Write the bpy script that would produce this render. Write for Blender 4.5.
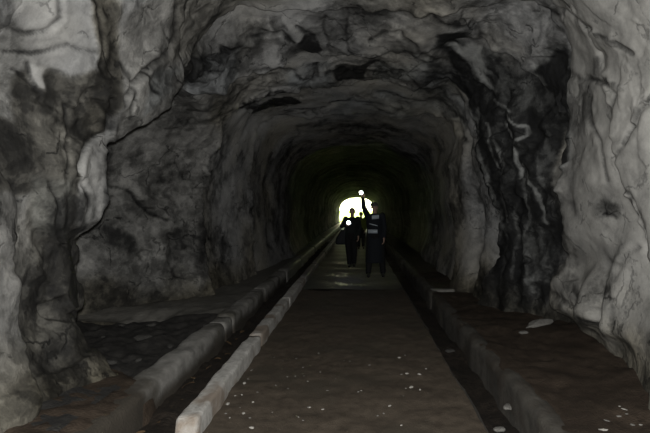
import bpy, bmesh, math, random
import numpy as np
from mathutils import Vector, Matrix

for o in list(bpy.data.objects):
    bpy.data.objects.remove(o, do_unlink=True)
scene = bpy.context.scene
col = scene.collection
rng = np.random.default_rng(7)
random.seed(7)

# ------------------------------------------------------------------ camera
F, VX, VY, CAMH = 520.0, 357.0, 211.0, 1.53      # focal length (px), vanishing point (px), eye height (m)
cam_d = bpy.data.cameras.new('camera')
cam = bpy.data.objects.new('camera', cam_d); col.objects.link(cam)
cam.location = (0, 0, CAMH); cam.rotation_euler = (math.pi/2, 0, 0)
cam_d.sensor_width = 36.0; cam_d.lens = 36.0*F/650.0
cam_d.shift_x = (325.0-VX)/650.0
cam_d.shift_y = (VY-216.5)/650.0
cam_d.clip_start = 0.02; cam_d.clip_end = 500
scene.camera = cam

# ------------------------------------------------------------------ daylight beyond the far mouth
world = bpy.data.worlds.new('daylight'); scene.world = world
world.use_nodes = True
bg = world.node_tree.nodes['Background']
bg.inputs['Color'].default_value = (1.0, 1.0, 0.62, 1)
bg.inputs['Strength'].default_value = 12.0

# ------------------------------------------------------------------ the camera's flash (the only light inside)
fl = bpy.data.lights.new('camera_flash', 'POINT')
fl.energy = 900.0; fl.shadow_soft_size = 0.025; fl.color = (1.0, 0.995, 0.985)
flo = bpy.data.objects.new('camera_flash', fl); col.objects.link(flo)
flo.location = (0.005, -0.03, CAMH+0.065)

vs = scene.view_settings
vs.view_transform = 'Standard'; vs.look = 'None'; vs.gamma = 1.0; vs.use_curve_mapping = False
vs.exposure = 0.0

# ------------------------------------------------------------------ noise
_perm = np.random.default_rng(11).permutation(256)
_val = np.random.default_rng(12).random(256)*2-1
def _h(ix, iy, iz):
    return _perm[(_perm[(_perm[ix & 255]+iy) & 255]+iz) & 255]
def vnoise(p, seed=0):
    p = p+seed*17.37
    i = np.floor(p).astype(np.int64); f = p-i
    u = f*f*f*(f*(f*6-15)+10)
    out = 0
    for dx in (0, 1):
        wx = u[:, 0] if dx else 1-u[:, 0]
        for dy in (0, 1):
            wy = u[:, 1] if dy else 1-u[:, 1]
            for dz in (0, 1):
                wz = u[:, 2] if dz else 1-u[:, 2]
                out = out+wx*wy*wz*_val[_h(i[:, 0]+dx, i[:, 1]+dy, i[:, 2]+dz)]
    return out
def fbm(p, octs=4, seed=0, gain=.5):
    a, s, out = 1.0, 1.0, 0
    for k in range(octs):
        out = out+a*vnoise(p*s, seed+k); a *= gain; s *= 2.03
    return out
def facets(p, seed=0):
    """chiselled look: each cell is a tilted plane of its own; returns the offset and the distance to the cell edge"""
    p = p+seed*9.1
    i = np.floor(p).astype(np.int64)
    best = np.full(len(p), 9e9); second = best.copy(); off = np.zeros(len(p))
    r1, r2, r3 = [np.random.default_rng(50+k+seed*5).random((256, 3)) for k in range(3)]
    for dx in (-1, 0, 1):
        for dy in (-1, 0, 1):
            for dz in (-1, 0, 1):
                c = i+np.array([dx, dy, dz]); h = _h(c[:, 0], c[:, 1], c[:, 2])
                fp = c+r1[h]; d = p-fp; q = (d*d).sum(1)
                m = q < best
                second = np.where(m, best, np.minimum(second, q))
                best = np.where(m, q, best)
                off = np.where(m, (r3[h][:, 0]-.5)*.9+((r2[h]-.5)*d).sum(1)*1.6, off)
    return off, np.sqrt(second)-np.sqrt(best)
def sstep(a, b, x):
    t = np.clip((x-a)/(b-a), 0, 1); return t*t*(3-2*t)

# ------------------------------------------------------------------ materials
def new_mat(name):
    m = bpy.data.materials.new(name); m.use_nodes = True
    return m, m.node_tree.nodes, m.node_tree.links, m.node_tree.nodes['Principled BSDF']
def noise_mat(name, c0, c1, scale=6, rough=(.8, .95), bump=.3, bscale=40, detail=8, c2=None, s2=1.5, spec=.4):
    m, n, l, b = new_mat(name)
    tc = n.new('ShaderNodeTexCoord')
    t = n.new('ShaderNodeTexNoise'); t.inputs['Scale'].default_value = scale; t.inputs['Detail'].default_value = detail
    t.inputs['Roughness'].default_value = .65
    l.new(tc.outputs['Object'], t.inputs['Vector'])
    cr = n.new('ShaderNodeValToRGB'); cr.color_ramp.elements[0].position = .32; cr.color_ramp.elements[1].position = .68
    cr.color_ramp.elements[0].color = (*c0, 1); cr.color_ramp.elements[1].color = (*c1, 1)
    l.new(t.outputs['Fac'], cr.inputs['Fac']); out = cr.outputs['Color']
    if c2:
        t2 = n.new('ShaderNodeTexNoise'); t2.inputs['Scale'].default_value = s2; t2.inputs['Detail'].default_value = 5
        l.new(tc.outputs['Object'], t2.inputs['Vector'])
        r2 = n.new('ShaderNodeValToRGB'); r2.color_ramp.elements[0].position = .5; r2.color_ramp.elements[1].position = .62
        l.new(t2.outputs['Fac'], r2.inputs['Fac'])
        mx = n.new('ShaderNodeMix'); mx.data_type = 'RGBA'
        l.new(r2.outputs['Color'], mx.inputs['Factor']); l.new(out, mx.inputs['A']); mx.inputs['B'].default_value = (*c2, 1)
        out = mx.outputs['Result']
    l.new(out, b.inputs['Base Color'])
    mr = n.new('ShaderNodeMapRange'); mr.inputs['To Min'].default_value = rough[0]; mr.inputs['To Max'].default_value = rough[1]
    l.new(t.outputs['Fac'], mr.inputs['Value']); l.new(mr.outputs['Result'], b.inputs['Roughness'])
    b.inputs['Specular IOR Level'].default_value = spec
    if bump:
        tb = n.new('ShaderNodeTexNoise'); tb.inputs['Scale'].default_value = bscale; tb.inputs['Detail'].default_value = 8
        l.new(tc.outputs['Object'], tb.inputs['Vector'])
        bp = n.new('ShaderNodeBump'); bp.inputs['Strength'].default_value = bump; bp.inputs['Distance'].default_value = .02
        l.new(tb.outputs['Fac'], bp.inputs['Height']); l.new(bp.outputs['Normal'], b.inputs['Normal'])
    return m
def emit_mat(name, c, s):
    m, n, l, b = new_mat(name)
    b.inputs['Base Color'].default_value = (.8, .8, .8, 1)
    b.inputs['Emission Color'].default_value = (*c, 1); b.inputs['Emission Strength'].default_value = s
    return m

def rock_material():
    m, n, l, b = new_mat('tunnel_rock')
    tc = n.new('ShaderNodeTexCoord')
    at = n.new('ShaderNodeAttribute'); at.attribute_name = 'tone'
    sep = n.new('ShaderNodeSeparateColor'); l.new(at.outputs['Color'], sep.inputs['Color'])
    nz = n.new('ShaderNodeTexNoise'); nz.inputs['Scale'].default_value = 5.0; nz.inputs['Detail'].default_value = 10; nz.inputs['Roughness'].default_value = .7
    nz.inputs['Distortion'].default_value = .2
    l.new(tc.outputs['Object'], nz.inputs['Vector'])
    fine = n.new('ShaderNodeTexNoise'); fine.inputs['Scale'].default_value = 38; fine.inputs['Detail'].default_value = 8; fine.inputs['Roughness'].default_value = .7
    l.new(tc.outputs['Object'], fine.inputs['Vector'])
    # tone + mottling
    a = n.new('ShaderNodeMath'); a.operation = 'MULTIPLY_ADD'; a.inputs[1].default_value = .26; a.inputs[2].default_value = -.13
    l.new(nz.outputs['Fac'], a.inputs[0])
    a2 = n.new('ShaderNodeMath'); a2.operation = 'MULTIPLY_ADD'; a2.inputs[1].default_value = .24; a2.inputs[2].default_value = -.12
    l.new(fine.outputs['Fac'], a2.inputs[0])
    s1 = n.new('ShaderNodeMath'); s1.operation = 'ADD'; l.new(sep.outputs['Red'], s1.inputs[0]); l.new(a.outputs[0], s1.inputs[1])
    s2 = n.new('ShaderNodeMath'); s2.operation = 'ADD'; l.new(s1.outputs[0], s2.inputs[0]); l.new(a2.outputs[0], s2.inputs[1])
    # flaked-off coating: crisp patches of pale skin and bare rock, at two sizes
    def math_(op, x, y, z=None):
        q = n.new('ShaderNodeMath'); q.operation = op
        for i, v in enumerate((x, y, z)):
            if v is None: continue
            if isinstance(v, (int, float)): q.inputs[i].default_value = v
            else: l.new(v, q.inputs[i])
        return q.outputs[0]
    def rng_(sock, a0, a1, b0, b1):
        q = n.new('ShaderNodeMapRange'); q.interpolation_type = 'SMOOTHSTEP'
        for nm, v in (('From Min', a0), ('From Max', a1), ('To Min', b0), ('To Max', b1)): q.inputs[nm].default_value = v
        l.new(sock, q.inputs['Value']); return q.outputs['Result']
    calm = rng_(sep.outputs['Red'], .52, .66, 1.0, .30)
    flakes = []
    for sc_, dist, amp, w_ in ((1.3, .4, .085, .05), (3.6, .4, .05, .05), (10.0, .4, .035, .06)):
        q = n.new('ShaderNodeTexNoise'); q.inputs['Scale'].default_value = sc_; q.inputs['Detail'].default_value = 9; q.inputs['Roughness'].default_value = .6; q.inputs['Distortion'].default_value = dist
        l.new(tc.outputs['Object'], q.inputs['Vector'])
        flakes.append(rng_(q.outputs['Fac'], .5-w_, .5+w_, -amp, amp))
    flake = math_('ADD', math_('ADD', flakes[0], flakes[1], None), flakes[2])
    # broken hairline joints
    wv = n.new('ShaderNodeTexNoise'); wv.inputs['Scale'].default_value = 2.0; wv.inputs['Detail'].default_value = 6
    l.new(tc.outputs['Object'], wv.inputs['Vector'])
    vm = n.new('ShaderNodeVectorMath'); vm.operation = 'MULTIPLY_ADD'; l.new(wv.outputs['Color'], vm.inputs[0]); vm.inputs[1].default_value = (.9, .9, .9); l.new(tc.outputs['Object'], vm.inputs[2])
    vo = n.new('ShaderNodeTexVoronoi'); vo.feature = 'DISTANCE_TO_EDGE'; vo.inputs['Scale'].default_value = 1.15; l.new(vm.outputs[0], vo.inputs['Vector'])
    joint = math_('MULTIPLY', rng_(vo.outputs['Distance'], .004, .022, 1.0, 0.0), rng_(nz.outputs['Fac'], .47, .56, 0.0, 1.0))
    tot = math_('MULTIPLY_ADD', flake, calm, s2.outputs[0])
    tot = math_('MULTIPLY_ADD', joint, -.22, tot)
    class _S: pass
    s2 = _S(); s2.outputs = [tot]
    cr = n.new('ShaderNodeValToRGB'); e = cr.color_ramp.elements
    e[0].position = 0.0; e[0].color = (.012, .012, .012, 1)
    e[1].position = 1.0; e[1].color = (.56, .56, .545, 1)
    for p, c in ((.15, (.027, .027, .0265)), (.35, (.092, .092, .089)), (.55, (.20, .20, .195)), (.78, (.37, .368, .355))):
        q = e.new(p); q.color = (*c, 1)
    l.new(s2.outputs[0], cr.inputs['Fac'])
    # brown / olive staining (green channel of the attribute)
    mx = n.new('ShaderNodeMix'); mx.data_type = 'RGBA'; mx.blend_type = 'MULTIPLY'
    l.new(sep.outputs['Green'], mx.inputs['Factor']); l.new(cr.outputs['Color'], mx.inputs['A']); mx.inputs['B'].default_value = (.95, .86, .66, 1)
    # bluish wet mineral film (blue channel)
    mb = n.new('ShaderNodeMix'); mb.data_type = 'RGBA'; mb.blend_type = 'MULTIPLY'
    l.new(sep.outputs['Blue'], mb.inputs['Factor']); l.new(mx.outputs['Result'], mb.inputs['A']); mb.inputs['B'].default_value = (.88, .97, 1.05, 1)
    l.new(mb.outputs['Result'], b.inputs['Base Color'])
    rr = n.new('ShaderNodeMapRange'); rr.inputs['From Min'].default_value = .05; rr.inputs['From Max'].default_value = .45
    rr.inputs['To Min'].default_value = .75; rr.inputs['To Max'].default_value = .9
    l.new(s2.outputs[0], rr.inputs['Value']); l.new(math_('MAXIMUM', rr.outputs['Result'], rng_(sep.outputs['Red'], -.1, .08, 1.0, .5)), b.inputs['Roughness'])
    l.new(rng_(sep.outputs['Red'], -.15, .06, 0.0, .25), b.inputs['Specular IOR Level'])
    bp = n.new('ShaderNodeBump'); bp.inputs['Strength'].default_value = .35; bp.inputs['Distance'].default_value = .035
    l.new(nz.outputs['Fac'], bp.inputs['Height'])
    bp2 = n.new('ShaderNodeBump'); bp2.inputs['Strength'].default_value = .6; bp2.inputs['Distance'].default_value = .012
    l.new(fine.outputs['Fac'], bp2.inputs['Height']); l.new(bp.outputs['Normal'], bp2.inputs['Normal'])
    bp3 = n.new('ShaderNodeBump'); bp3.inputs['Strength'].default_value = .4; bp3.inputs['Distance'].default_value = .05
    l.new(math_('MULTIPLY_ADD', joint, -.8, flake), bp3.inputs['Height']); l.new(bp2.outputs['Normal'], bp3.inputs['Normal'])
    l.new(bp3.outputs['Normal'], b.inputs['Normal'])
    for q, k in ((bp, .35), (bp2, .5), (bp3, .4)): l.new(math_('MULTIPLY', calm, k), q.inputs['Strength'])
    return m
ROCK = rock_material()
def shade_mud_kerb(m, z0, z1, y0=None, y1=None, c=(.05, .042, .031), keep=.0):
    """shade painted down the sides of a kerb, and mud smeared over its buried end"""
    n, l = m.node_tree.nodes, m.node_tree.links; b = n['Principled BSDF']
    src = b.inputs['Base Color'].links[0].from_socket
    tc = n.new('ShaderNodeTexCoord'); sp = n.new('ShaderNodeSeparateXYZ'); l.new(tc.outputs['Object'], sp.inputs[0])
    nz = n.new('ShaderNodeTexNoise'); nz.inputs['Scale'].default_value = 5; nz.inputs['Detail'].default_value = 6; l.new(tc.outputs['Object'], nz.inputs['Vector'])
    def fac(sock, a, b_, amp):
        q = n.new('ShaderNodeMath'); q.operation = 'MULTIPLY_ADD'; q.inputs[1].default_value = amp; l.new(nz.outputs['Fac'], q.inputs[0]); l.new(sock, q.inputs[2])
        r = n.new('ShaderNodeMapRange'); r.interpolation_type = 'SMOOTHSTEP'
        r.inputs['From Min'].default_value = a+amp*.5; r.inputs['From Max'].default_value = b_+amp*.5
        r.inputs['To Min'].default_value = 1; r.inputs['To Max'].default_value = keep
        l.new(q.outputs[0], r.inputs['Value']); return r.outputs['Result']
    f = fac(sp.outputs['Z'], z0, z1, .10)  # side darkened by height, standing in for shade
    if y0 is not None:
        g = fac(sp.outputs['Y'], y0, y1, .8); mx_ = n.new('ShaderNodeMath'); mx_.operation = 'MAXIMUM'; l.new(f, mx_.inputs[0]); l.new(g, mx_.inputs[1]); f = mx_.outputs[0]
    mx = n.new('ShaderNodeMix'); mx.data_type = 'RGBA'; l.new(f, mx.inputs['Factor']); l.new(src, mx.inputs['A']); mx.inputs['B'].default_value = (*c, 1)
    l.new(mx.outputs['Result'], b.inputs['Base Color'])
DIRT = noise_mat('brown_dirt', (.032, .023, .016), (.070, .052, .037), 9, (.75, .95), .6, 60, c2=(.036, .026, .018), s2=1.1, spec=.2)
PATHM = noise_mat('packed_path', (.056, .044, .032), (.098, .078, .057), 12, (.6, .9), .5, 90, c2=(.062, .052, .038), s2=.8, spec=.25)
FARPATH = noise_mat('damp_concrete_path', (.050, .050, .048), (.085, .084, .080), 5, (.34, .65), .6, 9)
MUD = noise_mat('gutter_mud', (.010, .008, .006), (.030, .022, .015), 14, (.5, .9), .7, 50)
NICHEM = noise_mat('dark_niche_soil', (.014, .013, .012), (.045, .042, .037), 10, (.7, .95), .7, 60)
KERBM = noise_mat('pale_concrete', (.30, .29, .265), (.54, .525, .49), 16, (.8, .95), .45, 70, c2=(.24, .20, .16), s2=3.2)
KERBO = noise_mat('grey_concrete', (.17, .165, .15), (.31, .30, .275), 9, (.8, .95), .5, 60, c2=(.09, .085, .07), s2=1.8)
shade_mud_kerb(KERBO, -.12, .03, 4.1, 4.7)
SIDEM = noise_mat('stained_concrete', (.040, .037, .031), (.095, .087, .074), 7, (.7, .95), .5, 60, c2=(.05, .045, .035), s2=1.6)
GUTM = noise_mat('gutter_concrete', (.045, .041, .034), (.092, .084, .070), 7, (.75, .95), .5, 60, c2=(.042, .033, .024), s2=1.6)
CHIP = noise_mat('pale_chip', (.22, .21, .185), (.42, .40, .36), 20, (.8, .95), .2, 60)
CHIPD = noise_mat('dark_stone', (.03, .029, .026), (.07, .067, .06), 14, (.8, .95), .4, 60)
WETLEDGE = noise_mat('wet_ledge_concrete', (.10, .096, .085), (.19, .182, .16), 7, (.32, .6), .5, 30, spec=.5)
WETDIRT = noise_mat('wet_dirt', (.03, .024, .017), (.07, .055, .04), 9, (.3, .55), .6, 12, spec=.5)
WETKERB = noise_mat('wet_concrete', (.15, .145, .13), (.28, .27, .25), 9, (.40, .7), .8, 9, spec=.4)
MUDKERB = noise_mat('muddy_concrete', (.050, .042, .030), (.11, .095, .07), 6, (.75, .95), .5, 60, c2=(.035, .028, .02), s2=2.5)
CHIPB = noise_mat('grey_stone', (.13, .125, .11), (.24, .23, .21), 14, (.8, .95), .4, 60)
LEAFM = noise_mat('dead_leaf', (.06, .036, .017), (.13, .08, .038), 20, (.7, .9), .1, 60)
GRASS = noise_mat('meadow_grass', (.22, .34, .08), (.42, .52, .16), 3, (.9, 1), .4, 20)

# ------------------------------------------------------------------ small helpers
def mesh_obj(name, verts, faces, mat, parent=None, smooth=True):
    me = bpy.data.meshes.new(name)
    me.from_pydata([tuple(map(float, v)) for v in verts], [], [tuple(int(i) for i in f) for f in faces])
    me.materials.append(mat)
    if smooth:
        me.shade_smooth()
    o = bpy.data.objects.new(name, me); col.objects.link(o)
    if parent: o.parent = parent
    return o
def structure(o, label, cat):
    o['kind'] = 'structure'; o['label'] = label; o['category'] = cat; return o
def tag(o, label, cat, group=None):
    o['label'] = label; o['category'] = cat
    if group: o['group'] = group
    return o
def empty(name, loc=(0, 0, 0)):
    o = bpy.data.objects.new(name, None); col.objects.link(o); o.location = loc; o.empty_display_size = .1; return o
def grid_faces(nr, nc):
    i, j = np.meshgrid(np.arange(nr-1), np.arange(nc-1), indexing='ij')
    a = (i*nc+j).ravel()
    return np.stack([a, a+1, a+nc+1, a+nc], 1)
def ground(px, py, z=0.0):
    """the point of a horizontal surface at height z that shows at pixel (px, py)"""
    Y = F*(CAMH-z)/(py-VY)
    return (px-VX)*Y/F, Y

# ------------------------------------------------------------------ the rock lining of the tunnel
# Rings are cross-sections, each a chain of (angle from straight up, radius about the axis, depth along the tunnel).
def P(px, py, Y):
    dx, dy = px-VX, VY-py
    return (math.atan2(dx, dy), math.hypot(dx, dy)*Y/F, Y)
def M(x, z, Y):
    return (math.atan2(x, z-CAMH), math.hypot(x, z-CAMH), Y)
NT = 900
LIM = math.radians(140)
TH = np.linspace(-LIM, LIM, NT)
DEG = np.degrees(TH)
def ring(pts, smooth=1.6):
    pts = sorted(pts)
    a = np.array(pts)
    R = np.interp(TH, a[:, 0], a[:, 1]); Y = np.interp(TH, a[:, 0], a[:, 2])
    for k, m in ((0, TH < a[0, 0]), (-1, TH > a[-1, 0])):       # plumb wall below the last given point
        R[m] = a[k, 1]*math.sin(a[k, 0])/np.sin(TH[m])
    k = np.exp(-.5*(np.arange(-9, 10)/smooth)**2); k /= k.sum()
    f = lambda v: np.convolve(np.pad(v, 9, mode='edge'), k, 'valid')
    return np.stack([f(R), f(Y)])
def band(lo, hi, soft=3):
    return sstep(lo-soft, lo+soft, DEG)*(1-sstep(hi-soft, hi+soft, DEG))
def off(r, *steps):
    """the ring just behind an edge: steps are (angle from, angle to, outward, further)"""
    q = r.copy()
    for lo, hi, dR, dY in steps:
        b = band(lo, hi); q[0] += b*dR; q[1] += b*dY
    return q
def tube(Y, w=2.25, top=3.85, sh=1.75, shz=3.25):
    return ring([M(-w, 0, Y), M(-w, 1.5, Y), M(-w*.97, 2.4, Y), M(-sh, shz, Y), M(-sh*.55, top-.15, Y), M(0, top, Y), M(sh*.55, top-.15, Y),
                 M(sh, shz, Y), M(w*.97, 2.4, Y), M(w, 1.5, Y), M(w, 0, Y)])
r0 = tube(-9.0, 2.3); r1 = tube(2.2, 2.3, 4.0)
r2 = ring([P(34, 425, 3.45), P(40, 400, 3.5), P(22, 330, 3.7), P(13, 240, 3.6), P(20, 205, 3.65), P(-8, 160, 3.5), P(-25, 60, 3.45), M(-1.85, 3.35, 3.5), M(0, 4.1, 3.7),
           M(1.95, 3.5, 3.5), M(2.35, 2.4, 3.5), P(700, 211, 3.5), M(2.25, .7, 3.5), P(662, 425, 3.45)])
r2b = off(r2, (-140, -84, .13, .10))
r3 = ring([P(122, 382, 4.45), P(104, 362, 4.55), P(86, 343, 4.6), P(77, 310, 4.6), P(74, 270, 4.6), P(75, 238, 4.6), P(84, 228, 4.58), P(102, 220, 4.5), P(108, 196, 4.55),
           P(104, 160, 4.6), P(105, 140, 4.7), P(120, 135, 4.85), P(136, 123, 4.95), P(152, 121, 5.1), P(166, 112, 5.25), P(177, 92, 5.5), P(182, 78, 5.6),
           P(176, 40, 5.3), P(186, 0, 5.0), M(-.8, 4.1, 5.0), M(0, 4.15, 5.0), M(.8, 4.1, 5.0), P(560, 0, 5.0), P(600, 60, 4.9), P(606, 100, 4.8),
           P(612, 150, 4.7), P(622, 190, 4.65), P(640, 245, 4.4), P(652, 290, 4.25), P(645, 390, 4.0)])
r3b = ring([M(-4.2, 0, 5.2), M(-4.2, 1.5, 5.2), M(-3.9, 2.6, 5.3), M(-2.75, 3.35, 5.6), P(180, 72, 5.75), P(176, 36, 5.4), P(188, 0, 5.1), M(-.8, 4.1, 5.1), M(0, 4.15, 5.1),
            M(.8, 4.1, 5.1), P(559, 0, 5.12), P(600, 58, 5.02), P(608, 100, 4.95), P(614, 150, 4.85), P(626, 190, 4.8), P(645, 245, 4.55), P(656, 290, 4.4), P(648, 390, 4.1)])
r4 = ring([M(-4.25, 0, 7.0), M(-4.25, 1.5, 7.0), M(-3.7, 2.7, 7.0), M(-2.75, 3.3, 6.5), P(182, 66, 5.95), P(184, 56, 5.95), P(200, 40, 6.0), P(222, 18, 6.0), P(242, 7, 6.1),
           P(275, 12, 6.2), P(300, 10, 6.2), P(318, 14, 6.2), P(351, 10, 6.2), P(372, 13, 6.2), P(393, 12, 6.2), P(420, 18, 6.1), P(448, 14, 6.0), P(490, 4, 5.8), P(534, 0, 5.6),
           P(555, 16, 5.7), P(567, 32, 5.75), P(570, 65, 5.9), P(567, 94, 6.0), P(566, 120, 6.05), P(562, 140, 6.1), P(553, 191, 6.2), P(560, 232, 6.2), P(573, 256, 6.2),
           P(556, 282, 6.5), P(552, 305, 6.6), P(578, 322, 6.3), P(598, 342, 5.7)])
r4b = off(r4, (-44, 46, .18, .08), (50, 140, .14, .12))
r5 = ring([M(-4.05, 0, 7.6), M(-4.0, 1.5, 7.6), M(-3.45, 2.6, 7.5), M(-2.75, 3.2, 6.9), P(186, 92, 6.6), P(196, 95, 6.75), P(207, 94, 6.9), P(224, 97, 7.1), P(236, 83, 7.2),
           P(258, 75, 7.4), P(285, 69, 7.5), P(300, 50, 7.2), P(313, 57, 7.5), P(339, 58, 7.6), P(366, 58, 7.6), P(392, 54, 7.5), P(417, 57, 7.4), P(440, 46, 7.1), P(465, 36, 6.9),
           P(485, 40, 6.9), P(490, 51, 6.9), P(512, 57, 6.8), P(521, 67, 6.8), P(543, 84, 6.6), M(2.72, 2.4, 6.5), M(2.7, 1.5, 6.6), M(2.75, .5, 6.7), M(2.7, 0, 6.6)])
r5b = off(r5, (-57, -31, .22, .12), (-30, 33, .17, .10), (35, 56, .16, .12))
r6 = ring([P(216, 294, 9.1), P(208, 262, 9.0), P(204, 230, 9.0), P(206, 195, 9.0), P(214, 155, 8.9), P(230, 120, 8.7), P(250, 100, 8.7), P(272, 92, 8.8), P(303, 91, 9.1), P(327, 90, 9.2),
           P(350, 85, 9.1), P(375, 81, 9.0), P(400, 85, 9.0), P(420, 90, 8.9), P(436, 76, 8.5), P(450, 80, 8.4), P(470, 97, 8.3), P(472, 113, 8.2), P(477, 150, 8.2), P(482, 170, 8.2), P(492, 195, 8.2), P(501, 222, 8.2),
           P(497, 252, 8.2), P(484, 280, 8.3), P(480, 302, 8.3)])
r6b = off(r6, (-140, -45, .22, .30), (-45, 30, .20, .12), (33, 140, .26, .30))
r7 = ring([P(258, 270, 12.0), P(255, 240, 12.0), P(254, 200, 12.0), P(254, 150, 11.5), P(260, 125, 11.2), P(278, 117, 11.5), P(310, 119, 12.0), P(350, 116, 12.2), P(400, 121, 12.0),
           P(428, 112, 11.2), P(449, 123, 10.8), P(456, 140, 10.8), P(446, 165, 10.8), P(446, 201, 10.8), P(455, 247, 10.6), P(450, 283, 10.4)])
r7b = off(r7, (-140, -30, .15, .3), (-30, 30, .22, .2), (30, 140, .22, .3))
def PY(Y, pts): return ring([P(x, y, Y) for x, y in pts])
r8 = PY(17.0, [(296, 255), (288, 211), (289, 180), (300, 160), (325, 150), (357, 147), (395, 151), (418, 163), (427, 185), (427, 211), (421, 250)])
r8b = off(r8, (-140, 140, .1, .4))
r9 = tube(28.0, 2.2, 3.7, 1.75, 3.1); r10 = tube(46.0, 2.2, 3.6, 1.7, 3.0)
r11 = PY(66.0, [(340.5, 224), (340, 212), (340.5, 206), (343, 202), (348, 199.4), (354, 198.2), (360, 198.2), (367, 199.3), (371, 202), (372.5, 207), (372.5, 212), (372, 224)])
SEQ = [(r0, 10), (r1, 22), (r2, 7), (r2b, 104), (r3, 13), (r3b, 56), (r4, 6), (r4b, 54), (r5, 9), (r5b, 60), (r6, 9), (r6b, 42), (r7, 7), (r7b, 42), (r8, 5), (r8b, 34), (r9, 24), (r10, 22), (r11, 0)]
rows, seg = [], []
for k in range(len(SEQ)-1):
    a, n = SEQ[k]; b = SEQ[k+1][0]
    for t in np.arange(n)/n:
        rows.append(a*(1-t)+b*t); seg.append(k+t)
rows.append(r11); seg.append(len(SEQ)-1.0)
G = np.array(rows); NR = len(G); SEG = np.repeat(np.array(seg), NT)
# soften the folds a little along the tunnel
for _ in range(2):
    G[1:-1] = .25*G[:-2]+.5*G[1:-1]+.25*G[2:]
RR, YY = G[:, 0], G[:, 1]
for k in (2, 4, 6, 8, 10, 12):                                # broken, uneven slab edges
    q = np.stack([TH*6+7*k, 0*TH+k*3.7, 0*TH], 1)
    jag = .014*fbm(q, 2, 601)+.008*fbm(q*4.3, 2, 605)
    d = np.array(seg)-k
    wgt = np.where(d < 0, np.exp(-(d/.10)**2), np.where(d < 1, 1.0, np.exp(-((d-1)/.06)**2)))
    RR *= 1+wgt[:, None]*jag[None]
pos = np.stack([RR*np.sin(TH), YY, CAMH+RR*np.cos(TH)], 2)
def grid_normals(p):
    dv = np.gradient(p, axis=0); du = np.gradient(p, axis=1)
    n = np.cross(du, dv); n /= np.linalg.norm(n, axis=2, keepdims=True)+1e-9
    return n                                      # points into the tunnel or out; fixed below
nor = grid_normals(pos)
inward = np.stack([-np.sin(TH), 0*TH, -np.cos(TH)], 1)[None]
if (nor*inward).sum(2).mean() < 0: nor = -nor
p3 = pos.reshape(-1, 3)
Yv = np.maximum(p3[:, 1], .3)
PX = VX+p3[:, 0]*F/Yv; PYX = VY-(p3[:, 2]-CAMH)*F/Yv           # where the bare ring surface shows
TD = np.tile(DEG, NR)
# --- rock colour: pale lime-washed skin, dark wet rock (0 dark .. 1 pale)
wx = PX+7*fbm(p3*1.5, 4, 3); wy = PYX+7*fbm(p3*1.5, 4, 8)
def poly_mask(poly, feather=5.0):
    q = np.array(poly, float); n = len(q)
    m = (wx > q[:, 0].min()-30) & (wx < q[:, 0].max()+30) & (wy > q[:, 1].min()-30) & (wy < q[:, 1].max()+30)
    out = np.zeros(len(wx)); X, Yp = wx[m], wy[m]
    ins = np.zeros(len(X), bool); d = np.full(len(X), 1e9)
    for i in range(n):
        x0, y0 = q[i]; x1, y1 = q[(i+1) % n]
        c = ((y0 > Yp) != (y1 > Yp)); xi = (x1-x0)*(Yp-y0)/((y1-y0) if y1 != y0 else 1e-9)+x0
        ins ^= c & (X < xi)
        d = np.minimum(d, seg_dist(X, Yp, x0, y0, x1, y1))
    out[m] = sstep(-feather, feather, np.where(ins, d, -d))
    return out
def seg_dist(X, Yp, x0, y0, x1, y1):
    ex, ey = x1-x0, y1-y0; L = ex*ex+ey*ey+1e-9
    t = np.clip(((X-x0)*ex+(Yp-y0)*ey)/L, 0, 1)
    return np.hypot(X-x0-t*ex, Yp-y0-t*ey)
def line_dist(pts, warp=.5):
    X, Yp = PX+(wx-PX)*warp, PYX+(wy-PYX)*warp
    d = np.full(len(X), 1e9)
    for (x0, y0), (x1, y1) in zip(pts[:-1], pts[1:]):
        d = np.minimum(d, seg_dist(X, Yp, x0, y0, x1, y1))
    return d
big = fbm(p3*.55, 4, 21); mid = fbm(p3*1.7, 5, 31)
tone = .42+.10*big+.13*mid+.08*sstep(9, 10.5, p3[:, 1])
brown = np.clip(.25+.4*fbm(p3*.8, 3, 61), 0, 1); blue = np.zeros(len(tone))
NEAR = (0, 4.0)          # ring numbers: up to the near rib edge
MIDR = (3.9, 9.2); ALLR = (0, 20); WALL = (4.0, 10.2)
def paint(poly, t, s=ALLR, w=1.0, feather=5, b=None, bl=None):
    global tone, brown, blue
    m = poly_mask(poly, feather)*w*((SEG >= s[0]) & (SEG <= s[1]))
    tone = tone*(1-m)+(t+.10*mid+.05*big)*m
    if b is not None: brown = brown*(1-m)+b*m
    if bl is not None: blue = blue*(1-m)+bl*m
def streak(pts, t, width, s=ALLR, w=1.0):
    global tone
    m = (1-sstep(width*.4, width, line_dist(pts)))*w*((SEG >= s[0]) & (SEG <= s[1]))
    tone = tone*(1-m)+t*m
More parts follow.
